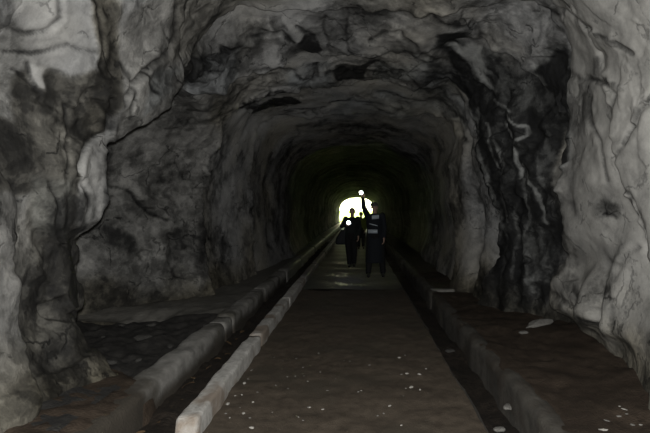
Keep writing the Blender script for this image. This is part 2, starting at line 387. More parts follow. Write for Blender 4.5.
# left: pale shoulder, dark pillar, hanging slab
paint([(-60, -60), (118, -60), (112, 30), (98, 62), (60, 68), (40, 58), (14, 72), (8, 120), (-60, 130)], .54, NEAR)
paint([(5, -20), (58, -20), (52, 18), (34, 28), (12, 22)], .66, NEAR, b=.1)
paint([(98, -20), (130, -20), (120, 60), (106, 112), (101, 130), (80, 150), (72, 200), (74, 250), (80, 330), (112, 375), (60, 400), (34, 360), (22, 300), (30, 190), (-20, 205), (-20, 120),
       (10, 118), (14, 74), (40, 62), (62, 70), (96, 62)], .25, NEAR, b=.5)
paint([(50, 72), (76, 76), (70, 112), (66, 190), (54, 200), (48, 130)], .38, NEAR, w=.8)
paint([(30, 172), (70, 172), (66, 226), (32, 228)], .36, NEAR, w=.7, bl=.6)
paint([(28, 60), (44, 62), (42, 84), (33, 82)], .64, NEAR, feather=3, b=.1)
paint([(84, 138), (104, 130), (110, 200), (102, 224), (86, 230), (80, 200), (76, 165)], .64, NEAR, feather=3, b=.1)
paint([(76, 190), (92, 195), (96, 222), (80, 228)], .34, NEAR, feather=5, w=.8)
paint([(-60, 210), (28, 188), (12, 240), (20, 330), (45, 390), (42, 460), (-60, 460)], .50, (0, 2.9), b=.2)
paint([(20, 300), (40, 350), (80, 380), (110, 378), (90, 420), (40, 430)], .34, NEAR, w=.6, b=.6)
paint([(80, 335), (125, 365), (130, 395), (60, 400), (60, 345)], .26, NEAR, b=.6)
# left block and shoulder
paint([(108, 138), (118, 60), (130, 20), (180, -20), (200, -20), (158, 58), (182, 60), (178, 95), (165, 114), (136, 124)], .42, (2.9, 5.2), b=.2)
paint([(124, -20), (178, -20), (152, 56), (122, 76), (113, 92), (120, 40)], .53, (2.9, 5.2))
paint([(150, 70), (176, 66), (172, 92), (160, 106), (140, 110)], .36, (2.9, 5.2), bl=.5)
paint([(178, -10), (242, -10), (205, 40), (184, 56), (160, 56)], .38, (2.9, 6.5), b=.4)
paint([(198, 34), (238, 4), (262, 14), (236, 36), (206, 52), (190, 60)], .55, (3.9, 9))
paint([(184, 58), (236, 46), (240, 78), (224, 95), (188, 93)], .34, (3.9, 8.2), bl=.4)
paint([(92, -30), (124, -30), (116, 60), (107, 108), (101, 130), (84, 140), (78, 118), (94, 62)], .19, (1.5, 4.2), b=.7, feather=4)
paint([(34, 230), (76, 238), (76, 330), (110, 372), (60, 395), (30, 330)], .25, NEAR, w=.75, b=.5)
# niche back wall
paint([(70, 90), (215, 90), (205, 300), (70, 320)], .38, (4.6, 10.2), b=.2)
for q, t in (([(95, 232), (120, 228), (135, 240), (128, 252), (104, 250)], .22), ([(160, 228), (180, 225), (186, 245), (172, 262), (160, 250)], .20), ([(115, 210), (122, 222), (112, 226)], .22),
             ([(120, 150), (150, 160), (150, 205), (125, 190)], .33), ([(190, 232), (206, 228), (206, 262), (192, 262)], .25)):
    paint(q, t, (4.6, 10.2), feather=4)
paint([(76, 250), (140, 254), (200, 262), (200, 298), (76, 306)], .42, (4.6, 10.2), w=.8)
# roof
paint([(236, -30), (560, -30), (540, 0), (448, 14), (420, 18), (351, 11), (300, 11), (236, 8)], .60, (2, 6.2))
paint([(262, 14), (300, 12), (360, 14), (470, 24), (486, 48), (420, 56), (340, 57), (312, 56), (296, 44), (262, 52)], .56, (5, 9))
paint([(298, 46), (306, 36), (316, 40), (326, 52), (318, 59), (305, 55)], .15, (5, 9), feather=1.5)
paint([(268, 20), (284, 18), (288, 30), (272, 33)], .20, (5, 9), feather=3)
paint([(245, 48), (292, 46), (318, 58), (330, 70), (290, 72), (246, 78)], .54, (5, 10))
paint([(337, 60), (376, 59), (372, 76), (342, 76)], .16, (6, 11), feather=1.5)
paint([(376, 60), (430, 58), (430, 80), (380, 80)], .42, (6, 11), bl=.5)
paint([(288, 72), (336, 66), (338, 86), (304, 90), (284, 84)], .46, (6, 11), bl=.6)
paint([(244, 104), (284, 92), (298, 96), (290, 106), (262, 112), (248, 114)], .13, (9, 13), feather=1.5)
paint([(262, 112), (300, 98), (306, 112), (270, 124)], .46, (9, 13), feather=4)
paint([(330, 94), (440, 92), (440, 118), (336, 118)], .36, (9, 14), bl=.4)
# right: slab, wet face, near pale wall, ribs
paint([(438, 34), (456, 28), (486, 48), (512, 57), (521, 68), (560, 40), (574, 60), (568, 140), (556, 191), (564, 238), (545, 310), (500, 310), (500, 222), (480, 166), (470, 113), (452, 80), (444, 56)], .10, (5.6, 11.2), b=.2, bl=.4)
paint([(440, -20), (534, -20), (570, 32), (564, 46), (540, 62), (521, 68), (512, 57), (487, 50), (484, 36), (464, 20)], .54, (2.9, 8.6), feather=3)
paint([(452, 44), (478, 38), (490, 54), (488, 70), (498, 88), (482, 80), (468, 64)], .58, (5.6, 11.5), feather=5)
paint([(528, 64), (536, 70), (545, 84), (540, 86), (527, 72)], .55, (5.6, 9), feather=2)
paint([(420, 60), (450, 74), (468, 96), (470, 130), (450, 122), (426, 94)], .26, (7, 13), bl=.4)
for pts, t, wd in (([(506, 128), (516, 142), (521, 160), (526, 178)], .58, 3), ([(513, 118), (526, 126), (530, 134), (524, 138)], .60, 2.6), ([(528, 165), (541, 190), (548, 222)], .54, 2.4),
                   ([(482, 108), (480, 125), (481, 140), (486, 160), (494, 180), (502, 210)], .44, 3.2), ([(500, 140), (510, 165), (508, 190), (512, 220)], .40, 2.2), ([(519, 178), (522, 200), (517, 230), (514, 280)], .40, 2.2),
                   ([(490, 120), (498, 150), (505, 165)], .42, 2), ([(530, 180), (534, 210), (530, 250), (534, 290)], .36, 2.2), ([(540, 150), (548, 180), (552, 205)], .32, 2), ([(503, 200), (508, 240), (504, 290)], .34, 2.4),
                   ([(495, 100), (508, 110), (516, 112)], .40, 2.5), ([(470, 100), (476, 118), (474, 130)], .44, 3)):
    streak(pts, t, wd, (5.6, 11.5), .9)
paint([(534, 232), (552, 228), (560, 250), (556, 285), (538, 285), (530, 255)], .30, (5.6, 10), feather=5)
paint([(448, 120), (470, 130), (482, 168), (501, 222), (496, 255), (480, 300), (464, 262), (448, 160)], .56, (8.6, 13.2), feather=5)
paint([(534, -40), (720, -40), (720, 330), (640, 420), (600, 345), (552, 310), (575, 256), (553, 191), (568, 120), (570, 40)], .68, (0, 6.3), feather=3, b=.2)
paint([(560, 230), (600, 260), (650, 300), (650, 430), (560, 330)], .56, (0, 6.3), w=.7, b=.3)
for pts, t, wd in (([(560, -5), (585, 25), (612, 36), (632, 52)], .42, 5), ([(598, 60), (600, 84), (622, 88)], .44, 5), ([(650, 92), (634, 108), (622, 140)], .45, 3), ([(605, 82), (575, 76), (568, 60)], .55, 4),
                   ([(606, 205), (616, 210)], .40, 9), ([(574, 282), (580, 296)], .42, 8)):
    streak(pts, t, wd, (0, 6.3), .8)
# --- relief
rough_m = 1-.86*sstep(.40, .64, tone)                    # pale coated skin is smoother than the bare rock
fade = 1-.75*sstep(20, 60, p3[:, 1])
fo, fe = facets(p3*np.array([1.3, .9, 1.1])+.55*np.stack([fbm(p3*1.2, 3, 71), fbm(p3*1.2, 3, 75), fbm(p3*1.2, 3, 79)], 1), 1)
fo2, fe2 = facets(p3*3.6+.5*np.stack([fbm(p3*3, 2, 81), fbm(p3*3, 2, 85), fbm(p3*3, 2, 89)], 1), 2)
disp = .06*fbm(p3*.9, 3, 41)+.075*fo*rough_m+.016*fo2*rough_m+.018*fbm(p3*3.1, 4, 45)+.010*fbm(p3*11, 3, 49)*rough_m
right_wet = poly_mask([(440, 90), (560, 90), (565, 240), (540, 310), (450, 310), (440, 140)], 12)*((SEG > 5.6) & (SEG < 13.2))
disp = disp+right_wet*.11*vnoise(p3*np.array([1.0, 3.8, .55])+.6*np.stack([mid, mid, mid], 1), 91)     # flowstone folds running down
near_r = poly_mask([(540, 120), (680, 120), (680, 430), (540, 330)], 15)*(SEG < 6.3)
disp = disp+near_r*.05*vnoise(p3*np.array([1.0, 1.6, .8]), 95)
for bx, by, rx, ry, h, s0, s1, lean in ((556, 272, 15, 42, .20, 4.0, 8.5, .15), (540, 255, 9, 34, -.10, 6, 9, .1), (590, 305, 13, 34, .17, 2.9, 6.4, .25), (574, 318, 6, 26, -.10, 2.9, 6.4, .25),
                                        (614, 300, 9, 46, .12, 2.5, 6.4, .2), (603, 300, 5, 36, -.10, 2.5, 6.4, .22), (632, 330, 10, 60, .10, 1.5, 5, .2), (600, 200, 22, 60, .06, 2.9, 6.3, 0),
                                        (488, 262, 12, 46, .15, 8.2, 11.4, .1), (474, 235, 5, 60, -.12, 8.2, 11.6, .05), (461, 235, 8, 58, .12, 9.5, 12.4, .05), (520, 250, 6, 60, -.10, 6, 10, 0), (510, 235, 5, 60, .09, 6, 10, .05),
                                        (545, 240, 7, 26, .10, 5.6, 9, .2), (60, 300, 14, 70, .08, 2, 4, -.1), (40, 260, 9, 60, -.06, 2, 4, -.1), (90, 360, 22, 26, .12, 2.5, 4, -.5), (165, 250, 26, 40, .12, 5.5, 10, 0),
                                        (110, 265, 22, 34, .12, 5.5, 10, 0), (198, 255, 8, 44, .16, 7, 10.4, 0), (222, 160, 10, 60, .10, 8, 11, -.35)):
    dx_ = PX-bx+lean*(PYX-by); m = np.exp(-(dx_/rx)**2-((PYX-by)/ry)**2)*((SEG >= s0) & (SEG <= s1))
    disp = disp+h*m*(1+.25*mid)
# --- cracks and slab edges: the slab above (or nearer) stands proud, the joint is cut in
CRACKS = [([(60, -10), (56, 12), (44, 24), (22, 30), (4, 22)], (0, 4), .05), ([(182, -12), (168, 30), (155, 58), (132, 74), (116, 92)], (2.9, 5.4), .07),
          ([(0, 46), (30, 50), (62, 38), (90, 44)], (0, 4), .025), ([(76, 165), (84, 140), (103, 132), (106, 108), (104, 90)], (0, 4), .06),
          ([(28, 60), (36, 84), (26, 74), (12, 64)], (0, 4), .03), ([(182, 60), (200, 58), (216, 50), (236, 48)], (4, 8), .05),
          ([(184, 56), (188, 70), (186, 92)], (4, 8), .06), 
          ([(240, 40), (258, 36), (282, 34), (296, 44)], (5, 9), .04), ([(396, 34), (420, 52), (449, 71), (470, 97)], (5.6, 11), .05), ([(400, 65), (426, 94), (449, 123), (462, 142)], (8, 13), .05),
          ([(486, 20), (500, 40), (512, 56)], (4, 8), .02), ([(416, 10), (448, 24), (466, 20), (485, 38)], (4, 9), .05), ([(352, 14), (350, 34), (352, 56)], (5, 9), .015),
          ([(600, 84), (612, 96), (606, 130), (612, 160), (626, 192), (648, 250)], (0, 5), .05), ([(650, 92), (634, 108), (622, 140), (612, 160)], (0, 5), .03), ([(536, -2), (556, 14), (585, 25), (612, 36)], (2, 6), .03),
          ([(572, 258), (560, 284), (572, 306), (596, 330)], (3, 6.4), .05), ([(606, 330), (612, 290), (626, 262), (640, 250)], (0, 6), .05), ([(590, 330), (600, 300), (610, 285)], (0, 6), .03),
          ([(300, 118), (330, 100), (350, 98), (390, 108), (430, 104)], (9, 13), .04), ([(288, 150), (300, 128), (330, 126), (400, 134)], (13, 16), .05)]
for s_, lines in (((4.5, 9.4), [[(236, 36), (250, 30), (268, 34)], [(300, 30), (316, 40)], [(375, 40), (388, 34), (398, 36)], [(200, 62), (212, 70), (222, 66)], [(330, 20), (326, 36), (334, 50)]]),
                  ((7.5, 13.0), [[(258, 78), (285, 71), (303, 74), (320, 68)], [(330, 70), (345, 66), (372, 72), (392, 68)], [(260, 110), (268, 96)], [(276, 118), (300, 111), (318, 115)], [(420, 90), (445, 100), (452, 118)],
                                 [(350, 92), (380, 97), (415, 100), (440, 112)], [(480, 100), (486, 130), (496, 165), (500, 200)], [(505, 120), (512, 150), (520, 190)], [(240, 84), (222, 120), (210, 165), (206, 200)]]),
                  ((0, 6.2), [[(545, 60), (560, 78), (575, 76)], [(590, 100), (598, 140), (604, 180)], [(566, 60), (580, 80), (605, 84)], [(606, 205), (618, 215)]]),
                  ((0, 5.2), [[(60, 100), (66, 130), (60, 170)], [(46, 175), (52, 200), (48, 240)], [(118, 60), (128, 90), (124, 112)], [(140, 70), (150, 90), (160, 96)], [(80, 178), (88, 200), (84, 222)], [(98, 0), (102, 30), (96, 60)]]),
                  ((4.6, 10.2), [[(104, 180), (126, 190), (142, 206), (166, 218)]])):
    CRACKS += [(q, s_, .028) for q in lines]
cr_dark = np.zeros(len(disp))
for pts, s, dep in CRACKS:
    d = line_dist(pts, .9)
    m = (SEG >= s[0]) & (SEG <= s[1])
    g = np.exp(-(d/1.7)**2)*m*(.55+.45*sstep(-.3, .3, mid))
    disp = disp-dep*g+.5*dep*np.exp(-((d-6)/4.0)**2)*m
    cr_dark = np.maximum(cr_dark, g)
for k in (2, 4, 6, 8, 10, 12):       # recess shade painted dark along the lips
    cr_dark = np.maximum(cr_dark, .75*np.exp(-((SEG-k-.5)/.35)**2))
disp = disp*fade
def blur(a, n):
    for _ in range(n):
        a[1:-1] = .25*a[:-2]+.5*a[1:-1]+.25*a[2:]; a[:, 1:-1] = .25*a[:, :-2]+.5*a[:, 1:-1]+.25*a[:, 2:]
    return a
lipm = np.zeros(len(disp))
for k in (2, 4, 6, 8, 10, 12, 14): lipm = np.maximum(lipm, 1-sstep(.55, .95, np.abs(SEG-k-.5)))
disp = disp*(1-.5*lipm)*(1-.5*sstep(8.6, 10.5, p3[:, 1]))
disp = blur(disp.reshape(NR, NT).copy(), 1).ravel()
nor = blur(nor.copy(), 14); nor /= np.linalg.norm(nor, axis=2, keepdims=True)+1e-9
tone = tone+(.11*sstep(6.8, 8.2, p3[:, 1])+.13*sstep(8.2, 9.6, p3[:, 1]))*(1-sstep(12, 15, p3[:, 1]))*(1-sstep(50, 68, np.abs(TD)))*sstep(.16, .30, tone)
tone = tone-.31*cr_dark-.05*(1-sstep(0, .05, fe))*rough_m
warp = p3+.55*np.stack([fbm(p3*1.1, 3, 501), fbm(p3*1.1, 3, 505), fbm(p3*1.1, 3, 509)], 1)
calm = (1-.65*sstep(.55, .68, tone))*(1-.65*((SEG > 4.6) & (SEG < 10.2) & (TD < -57)))
tone = tone+calm*.6*(.13*fbm(warp*np.array([2.2, 1.5, 2.0]), 4, 513)-.17*sstep(.22, .55, fbm(warp*1.35, 4, 517))+.13*sstep(.20, .55, fbm(warp*1.5+9, 4, 521)))
tone = tone*(1-.6*(1-sstep(1.6, 3.0, p3[:, 1])))            # unseen rock behind the camera, darkened to cut bounced light
tone = (tone+.10*sstep(9.5, 11.5, p3[:, 1]))*(1-.75*sstep(14, 24, p3[:, 1]))                  # lifted mid-tunnel; far rock darkened in the colour to imitate shade
foot_band = (1-sstep(.08, .62, p3[:, 2]+.22*fbm(p3*1.6, 4, 531)))*(1-sstep(10, 13, p3[:, 1]))      # darker and browner towards the foot of the walls
tone = tone-.17*foot_band*sstep(.2, .4, tone); brown = np.clip(brown+.6*foot_band, 0, 1)
tone = np.clip(tone, .02, .95)-.22*sstep(14, 23, p3[:, 1])  # far rock pushed to black so the mouth's glow stays narrow
fine_pos = pos+nor*disp.reshape(NR, NT, 1)
nor2 = grid_normals(fine_pos)
if (nor2*inward).sum(2).mean() < 0: nor2 = -nor2
V = fine_pos.reshape(-1, 3); NV = nor2.reshape(-1, 3)
FQ = grid_faces(NR, NT)
# --- which face belongs to which wall or slab
fx = PX[FQ].mean(1); fy = PYX[FQ].mean(1); fs = SEG[FQ].mean(1); fd = TD[FQ].mean(1)
owner = np.where(fd < -47, 0, np.where(fd > 47, 2, 1))
def in_poly(poly):
    q = np.array(poly, float); ins = np.zeros(len(fx), bool)
    X = wx[FQ].mean(1)*.6+fx*.4; Yp = wy[FQ].mean(1)*.6+fy*.4
    for i in range(len(q)):
        x0, y0 = q[i]; x1, y1 = q[(i+1) % len(q)]
        c = ((y0 > Yp) != (y1 > Yp)); ins ^= c & (X < (x1-x0)*(Yp-y0)/((y1-y0) if y1 != y0 else 1e-9)+x0)
    return ins
PIECES = [  # (parent, name, label, outline, ring range)
    (0, 'rock_pillar', 'dark olive rock pillar', [(104, -60), (182, -60), (182, -12), (155, 58), (116, 92), (106, 130), (84, 140), (76, 165), (80, 200), (76, 234), (60, 240), (150, 330), (150, 440), (34, 440), (45, 395), (20, 330), (12, 240), (28, 188), (-60, 210), (-60, 130), (14, 74), (60, 68), (98, 62)], (2.5, 4.0)),
    (0, 'hanging_slab', 'pale hanging rock slab', [(84, 139), (104, 131), (116, 150), (116, 215), (100, 232), (72, 234), (80, 200), (76, 165)], (2.5, 4.0)),
    (0, 'rock_block', 'jutting grey rock block', [(116, 92), (155, 58), (182, 58), (190, 80), (176, 110), (130, 140), (100, 146), (106, 130)], (2.5, 4.2)),
    (0, 'lower_slab', 'pale lower rock slab', [(-80, 215), (28, 188), (12, 240), (20, 330), (45, 395), (42, 470), (-80, 470)], (1.2, 2.6)),
    (1, 'roof_slab', 'smooth grey roof slab', [(262, 8), (300, 10), (420, 17), (470, 24), (488, 50), (420, 60), (312, 60), (296, 46), (258, 40)], (5.9, 8.1)),
    (1, 'roof_slab', 'pale front roof slab', [(188, -60), (300, -60), (534, -60), (534, 0), (448, 16), (351, 12), (240, 8), (205, 40), (182, 58), (165, 30)], (3.0, 6.1)),
    (1, 'roof_slab', 'broken darker roof slab', [(244, 52), (296, 46), (340, 60), (430, 58), (450, 84), (420, 92), (303, 92), (258, 100), (236, 84)], (8.0, 10.1)),
    (2, 'overhanging_slab', 'grey slab jutting from the roof corner', [(448, 0), (534, -20), (572, 32), (548, 86), (521, 70), (512, 60), (488, 52), (484, 36), (464, 20)], (5.9, 9.0)),
    (2, 'wet_rock_face', 'black wet rock streaked with white', [(430, 50), (488, 54), (521, 70), (548, 86), (575, 60), (575, 330), (490, 320), (501, 222), (480, 166), (470, 100)], (7.0, 10.0)),
    (2, 'rock_rib', 'pale flowstone rib', [(446, 120), (470, 98), (482, 166), (503, 222), (497, 255), (484, 310), (446, 310), (456, 247)], (10.0, 12.2)),
    (2, 'near_slab', 'pale near wall slab', [(600, 60), (606, 100), (612, 160), (626, 192), (652, 290), (650, 440), (760, 440), (760, -60), (560, -60)], (1.5, 4.0)),
]
for k, (par, nm, lb, poly, s) in enumerate(PIECES):
    owner[in_poly(poly) & (fs >= s[0]) & (fs <= s[1])] = 10+k
def lining_piece(name, key, parent=None):
    f = FQ[owner == key]
    if not len(f): return None
    used, inv = np.unique(f, return_inverse=True)
    f = inv.reshape(-1, 4)[:, ::-1] if FLIP else inv.reshape(-1, 4)
    me = bpy.data.meshes.new(name)
    me.vertices.add(len(used)); me.vertices.foreach_set('co', V[used].astype(np.float32).ravel())
    me.loops.add(len(f)*4); me.loops.foreach_set('vertex_index', f.astype(np.int32).ravel())
    me.polygons.add(len(f)); me.polygons.foreach_set('loop_start', np.arange(0, len(f)*4, 4, dtype=np.int32))
    me.update(calc_edges=True)
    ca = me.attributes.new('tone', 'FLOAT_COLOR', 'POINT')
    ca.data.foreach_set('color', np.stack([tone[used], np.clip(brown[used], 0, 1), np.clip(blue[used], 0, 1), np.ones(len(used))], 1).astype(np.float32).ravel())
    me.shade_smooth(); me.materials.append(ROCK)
    me.normals_split_custom_set_from_vertices([tuple(v) for v in NV[used]])
    o = bpy.data.objects.new(name, me); col.objects.link(o)
    if parent: o.parent = parent
    return o
q0 = V[FQ[len(FQ)//2]]; fn = np.cross(q0[1]-q0[0], q0[2]-q0[0]); FLIP = bool(np.dot(fn, NV[FQ[len(FQ)//2][0]]) < 0)
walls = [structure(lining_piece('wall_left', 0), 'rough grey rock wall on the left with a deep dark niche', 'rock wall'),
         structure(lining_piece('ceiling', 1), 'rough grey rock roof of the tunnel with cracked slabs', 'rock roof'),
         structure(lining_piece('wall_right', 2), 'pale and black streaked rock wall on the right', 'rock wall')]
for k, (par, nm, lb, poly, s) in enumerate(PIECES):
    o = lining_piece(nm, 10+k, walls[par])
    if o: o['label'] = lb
# unseen cap added behind the camera to keep daylight out
bk = pos[0][::30]; cen = np.array([[0, -9.3, 1.4]])
vb = np.concatenate([cen, bk+.0, [[2.4, -9.0, -1.0], [-2.4, -9.0, -1.0]]]); nb = len(vb)-1
structure(mesh_obj('back_cap', vb, [(0, 1+i, 1+(i+1) % nb) for i in range(nb)], ROCK), 'unseen cap added behind the camera against daylight', 'rock wall')

# ------------------------------------------------------------------ ground
def sheet(name, xs, ys, zf, mat, parent=None):
    X, Yg = np.meshgrid(xs, ys)                         # rows along the tunnel
    p = np.stack([X.ravel(), Yg.ravel(), 0*X.ravel()], 1)
    p[:, 2] = zf(p[:, 0], p[:, 1], p)
    f = grid_faces(len(ys), len(xs))
    return mesh_obj(name, p, f, mat, parent)
def ysteps(y0, y1, n, power=2.0):
    t = np.linspace(0, 1, n); return y0+(y1-y0)*t**power
XL, XR = -1.09, 0.917           # edges of the path
ysn = np.concatenate([np.linspace(-8.9, 2.5, 14)[:-1], ysteps(2.5, 10.2, 150, 1.5)])
def pathz(x, y, p): return .012*fbm(p*2.2, 3, 101)+.006*fbm(p*9, 3, 105)-.02
structure(sheet('path', np.linspace(XL-.02, XR, 60), ysn, pathz, PATHM), 'packed brown dirt path between the kerb and the right gutter', 'path')
def farz(x, y, p): return .012*fbm(p*1.6, 3, 111)+.012*np.sin(y*4.2+1.5*vnoise(p*.7, 3))-.005
structure(sheet('far_path', np.linspace(XL-.02, XR, 30), np.concatenate([np.linspace(10.2, 30, 260), np.linspace(30.2, 70, 200)]), farz, FARPATH),
          'grey damp concrete path running under the people to the tunnel mouth', 'path')
def edge_wall(name, x, z0, z1, y0, y1, mat, n, side, seed, amp=.02, nz=7):
    ys = ysteps(y0, y1, n, 1.8); zs = np.linspace(z0, z1, nz)
    Yg, Z = np.meshgrid(ys, zs, indexing='ij')
    p = np.stack([0*Yg.ravel()+x, Yg.ravel(), Z.ravel()], 1)
    p[:, 0] += side*(amp*fbm(p*2.5, 4, seed)+.3*amp*fbm(p*12, 2, seed+4))
    return mesh_obj(name, p, grid_faces(n, nz), mat)
structure(edge_wall('path_edge', XR, -.45, -.005, -8.9, 69.5, SIDEM, 260, 1, 121), 'straight side of the path dropping into the right gutter', 'kerb')
def gutz(x, y, p): return -.30+.05*fbm(p*2.2, 4, 141)+.02*fbm(p*8, 2, 145)
ysg = np.concatenate([np.linspace(-8.9, 2.4, 10), ysteps(2.6, 69.5, 260, 1.9)])
structure(sheet('right_gutter_bed', np.linspace(XR-.1, 1.5, 16), ysg, gutz, MUD), 'dark muddy bed of the right gutter', 'gutter')
def lgutz(x, y, p): return gutz(x, y, p)+.13
structure(sheet('left_gutter_bed', np.linspace(-1.85, -1.0, 20), ysg, lgutz, MUD), 'dark muddy bed of the left gutter littered with leaves', 'gutter')
base = [(-6, -9.2, -.5), (4.5, -9.2, -.5), (4.5, 68, -.5), (-6, 68, -.5)]
structure(mesh_obj('bedrock', base, [(0, 1, 2, 3)], MUD), 'bedrock under the tunnel floor', 'ground')
def rightz(x, y, p):
    u = np.clip((x-1.37)/1.0, 0, 3)
    return .0+.10*u**2*.6+.03*fbm(p*1.6, 4, 151)*np.clip(u*3, 0, 1)+.012*fbm(p*8, 3, 155)-.12*(1-sstep(1.36, 1.46, x+.07*fbm(p*2, 4, 157)))
ysa = np.concatenate([np.linspace(-8.9, 2.4, 10), ysteps(2.6, 13.0, 150, 1.5)]); xsa = np.concatenate([np.linspace(1.40, 2.8, 54), [3.2, 3.8]])
structure(sheet('right_ledge', xsa, ysa, rightz, DIRT), 'brown dirt ledge along the foot of the right wall', 'ledge')
structure(sheet('right_far_ledge', xsa[::2], ysteps(13.0, 69.5, 150, 1.5), rightz, WETDIRT), 'damp dirt ledge along the foot of the far right wall', 'ledge')
# left ledge: dirt heaped near, sunken niche floor, then level concrete further on
def leftz(x, y, p):
    mound = 1-sstep(4.1, 5.0, y+.25*(x+2)+.25*fbm(p*1.3, 3, 161))
    farl = sstep(7.2, 7.9, y+.3*fbm(p*1.1, 2, 163)); n = fbm(p*1.7, 4, 165)
    z = mound*(.115+.03*n+.12*np.clip(-x-2.05, 0, 1))+(1-mound)*(1-farl)*(-.06+.09*n)+farl*(.075+.015*n)
    toe = sstep(-1.95, -1.70, x)
    return z+.012*fbm(p*9, 3, 167)-mound*toe*.05
structure(sheet('left_ledge', np.concatenate([[-5.5, -5.0], np.linspace(-4.7, -1.90, 90)]), np.concatenate([np.linspace(-8.9, 2.4, 10), ysteps(2.6, 7.4, 130, 1.2)]), leftz, NICHEM), 'dark uneven floor of the niche behind the left kerb', 'ledge')
structure(sheet('left_far_ledge', np.concatenate([[-4.6, -4.0], np.linspace(-3.4, -1.90, 34)]), ysteps(7.4, 69.5, 170, 1.7), leftz, WETLEDGE), 'grey concrete ledge along the foot of the far left wall', 'ledge')
# dirt that has slid over the near end of the outer kerb
def slidez(x, y, p):
    n = fbm(p*1.6, 4, 171)
    z = .135+.025*n+.13*np.clip(-x-2.0, 0, 1)+.012*fbm(p*9, 3, 175)
    z = z-.05*sstep(-2.0, -1.75, x)-.5*sstep(-1.78, -1.66, x+.05*fbm(p*2, 3, 177))
    return z-.22*sstep(4.3, 4.95, y+.2*n+.12*(x+2.0))
structure(sheet('dirt_bank', np.linspace(-2.9, -1.40, 60), np.concatenate([np.linspace(-8.9, 2.4, 10), ysteps(2.6, 5.1, 90, 1.0)]), slidez, DIRT), 'brown dirt bank at the foot of the left pillar covering the outer kerb', 'dirt bank')

# ------------------------------------------------------------------ kerbs, block by block
def kerb_block(name, x0, x1, z0, z1, y0, y1, mat, parent, seed, rnd=.02, amp=.012, step=.07):
    """a cast block with worn, rounded edges: a ring of the section swept along y, capped"""
    w, h = x1-x0, z1-z0
    sec = []
    for cx, cz, a0 in ((x1-rnd, z1-rnd, 0), (x0+rnd, z1-rnd, 90)):
        for a in (0, 30, 60, 90):
            t = math.radians(a0+a); sec.append((cx+rnd*math.cos(t), cz+rnd*math.sin(t)))
    top = [((x1-rnd)*(1-t)+(x0+rnd)*t, z1) for t in (.25, .5, .75)]
    sec = sec[:4]+top+sec[4:]
    sec = [(x1, z0), (x1, z0+h*.4), (x1, z0+h*.75)]+sec+[(x0, z0+h*.75), (x0, z0+h*.4), (x0, z0)]
    n = max(3, int((y1-y0)/step)+1); ys = np.linspace(y0, y1, n)
    pts = np.array([[x, y, z] for y in ys for x, z in sec])
    ins = np.repeat(np.where((ys == ys[0]) | (ys == ys[-1]), 1.0, 0.0), len(sec))      # worn ends
    c = np.array([(x0+x1)/2, 0, z0]); pts[:, [0, 2]] -= (pts-c)[:, [0, 2]]*(ins*.12)[:, None]
    d = np.stack([fbm(pts*3.3, 4, seed), .3*fbm(pts*5, 2, seed+3), fbm(pts*3.6+5, 4, seed+6)], 1)
    pts = pts+amp*d*np.array([1, 1, .8])+.3*amp*np.stack([fbm(pts*17, 2, seed), 0*pts[:, 0], fbm(pts*17, 2, seed+2)], 1)
    m = len(sec); f = [tuple(q[::-1]) for q in grid_faces(n, m)]
    f += [tuple(range(m)), tuple(range((n-1)*m, n*m))[::-1]]
    return mesh_obj(name, pts, f, mat, parent)
kg = empty('gutter_kerb', (0, 0, 0)); structure(kg, 'rough concrete edge of the right gutter below the dirt ledge', 'kerb')
cuts = [-8.9, 2.0, 9.6, 16, 25, 37, 50, 69]
for k in range(len(cuts)-1):
    kerb_block('kerb_block', 1.36, 1.56, -.42, .012, cuts[k]+.002, cuts[k+1]-.002, GUTM, kg, 400+k*7, .075, .014, .08 if k == 1 else .3)
ki = empty('inner_kerb', (0, 0, 0)); structure(ki, 'narrow pale concrete kerb along the left edge of the path', 'kerb')
cuts = [3.50, 5.9, 8.4, 11.0, 14, 18, 23, 29, 37, 48, 66]
for k in range(len(cuts)-1):
    kerb_block('kerb_block', -1.235, -1.085, -.42, .125, cuts[k]+.004, cuts[k+1]-.004, KERBM if k < 3 else WETKERB, ki, 200+k*7, .028, .009, .05 if k < 3 else .25)
ko = empty('outer_kerb', (0, 0, 0)); structure(ko, 'broad grey concrete kerb on the far side of the left gutter', 'kerb')
cuts = [2.4, 6.70, 7.16, 9.6, 12.5, 16, 21, 28, 37, 48, 66]
for k in range(len(cuts)-1):
    kerb_block('kerb_block', -1.945, -1.69, -.42, .10-(.02 if k == 1 else 0), cuts[k]+.012, cuts[k+1]-.012, KERBO if k < 4 else WETKERB, ko, 300+k*7, .06, .013, .06 if k < 4 else .25)

# ------------------------------------------------------------------ outside the far mouth
def outz(x, y, p): return -.05+.25*fbm(p*.25, 3, 401)+.02*np.maximum(y-70, 0)
structure(sheet('meadow', np.linspace(-40, 40, 40), np.linspace(67.5, 150, 40), outz, GRASS), 'sunlit grass beyond the tunnel mouth', 'grass')
ring_o = pos[-1][::18]; n = len(ring_o); d = ring_o-np.array([0, 66, 1.53]); outer = ring_o+d*3.2+np.array([0, .6, 0])
vv = np.concatenate([ring_o, outer]); structure(mesh_obj('portal_face', vv, [(i, i+1, n+i+1, n+i) for i in range(n-1)], ROCK), 'rock face around the far tunnel mouth', 'rock wall')

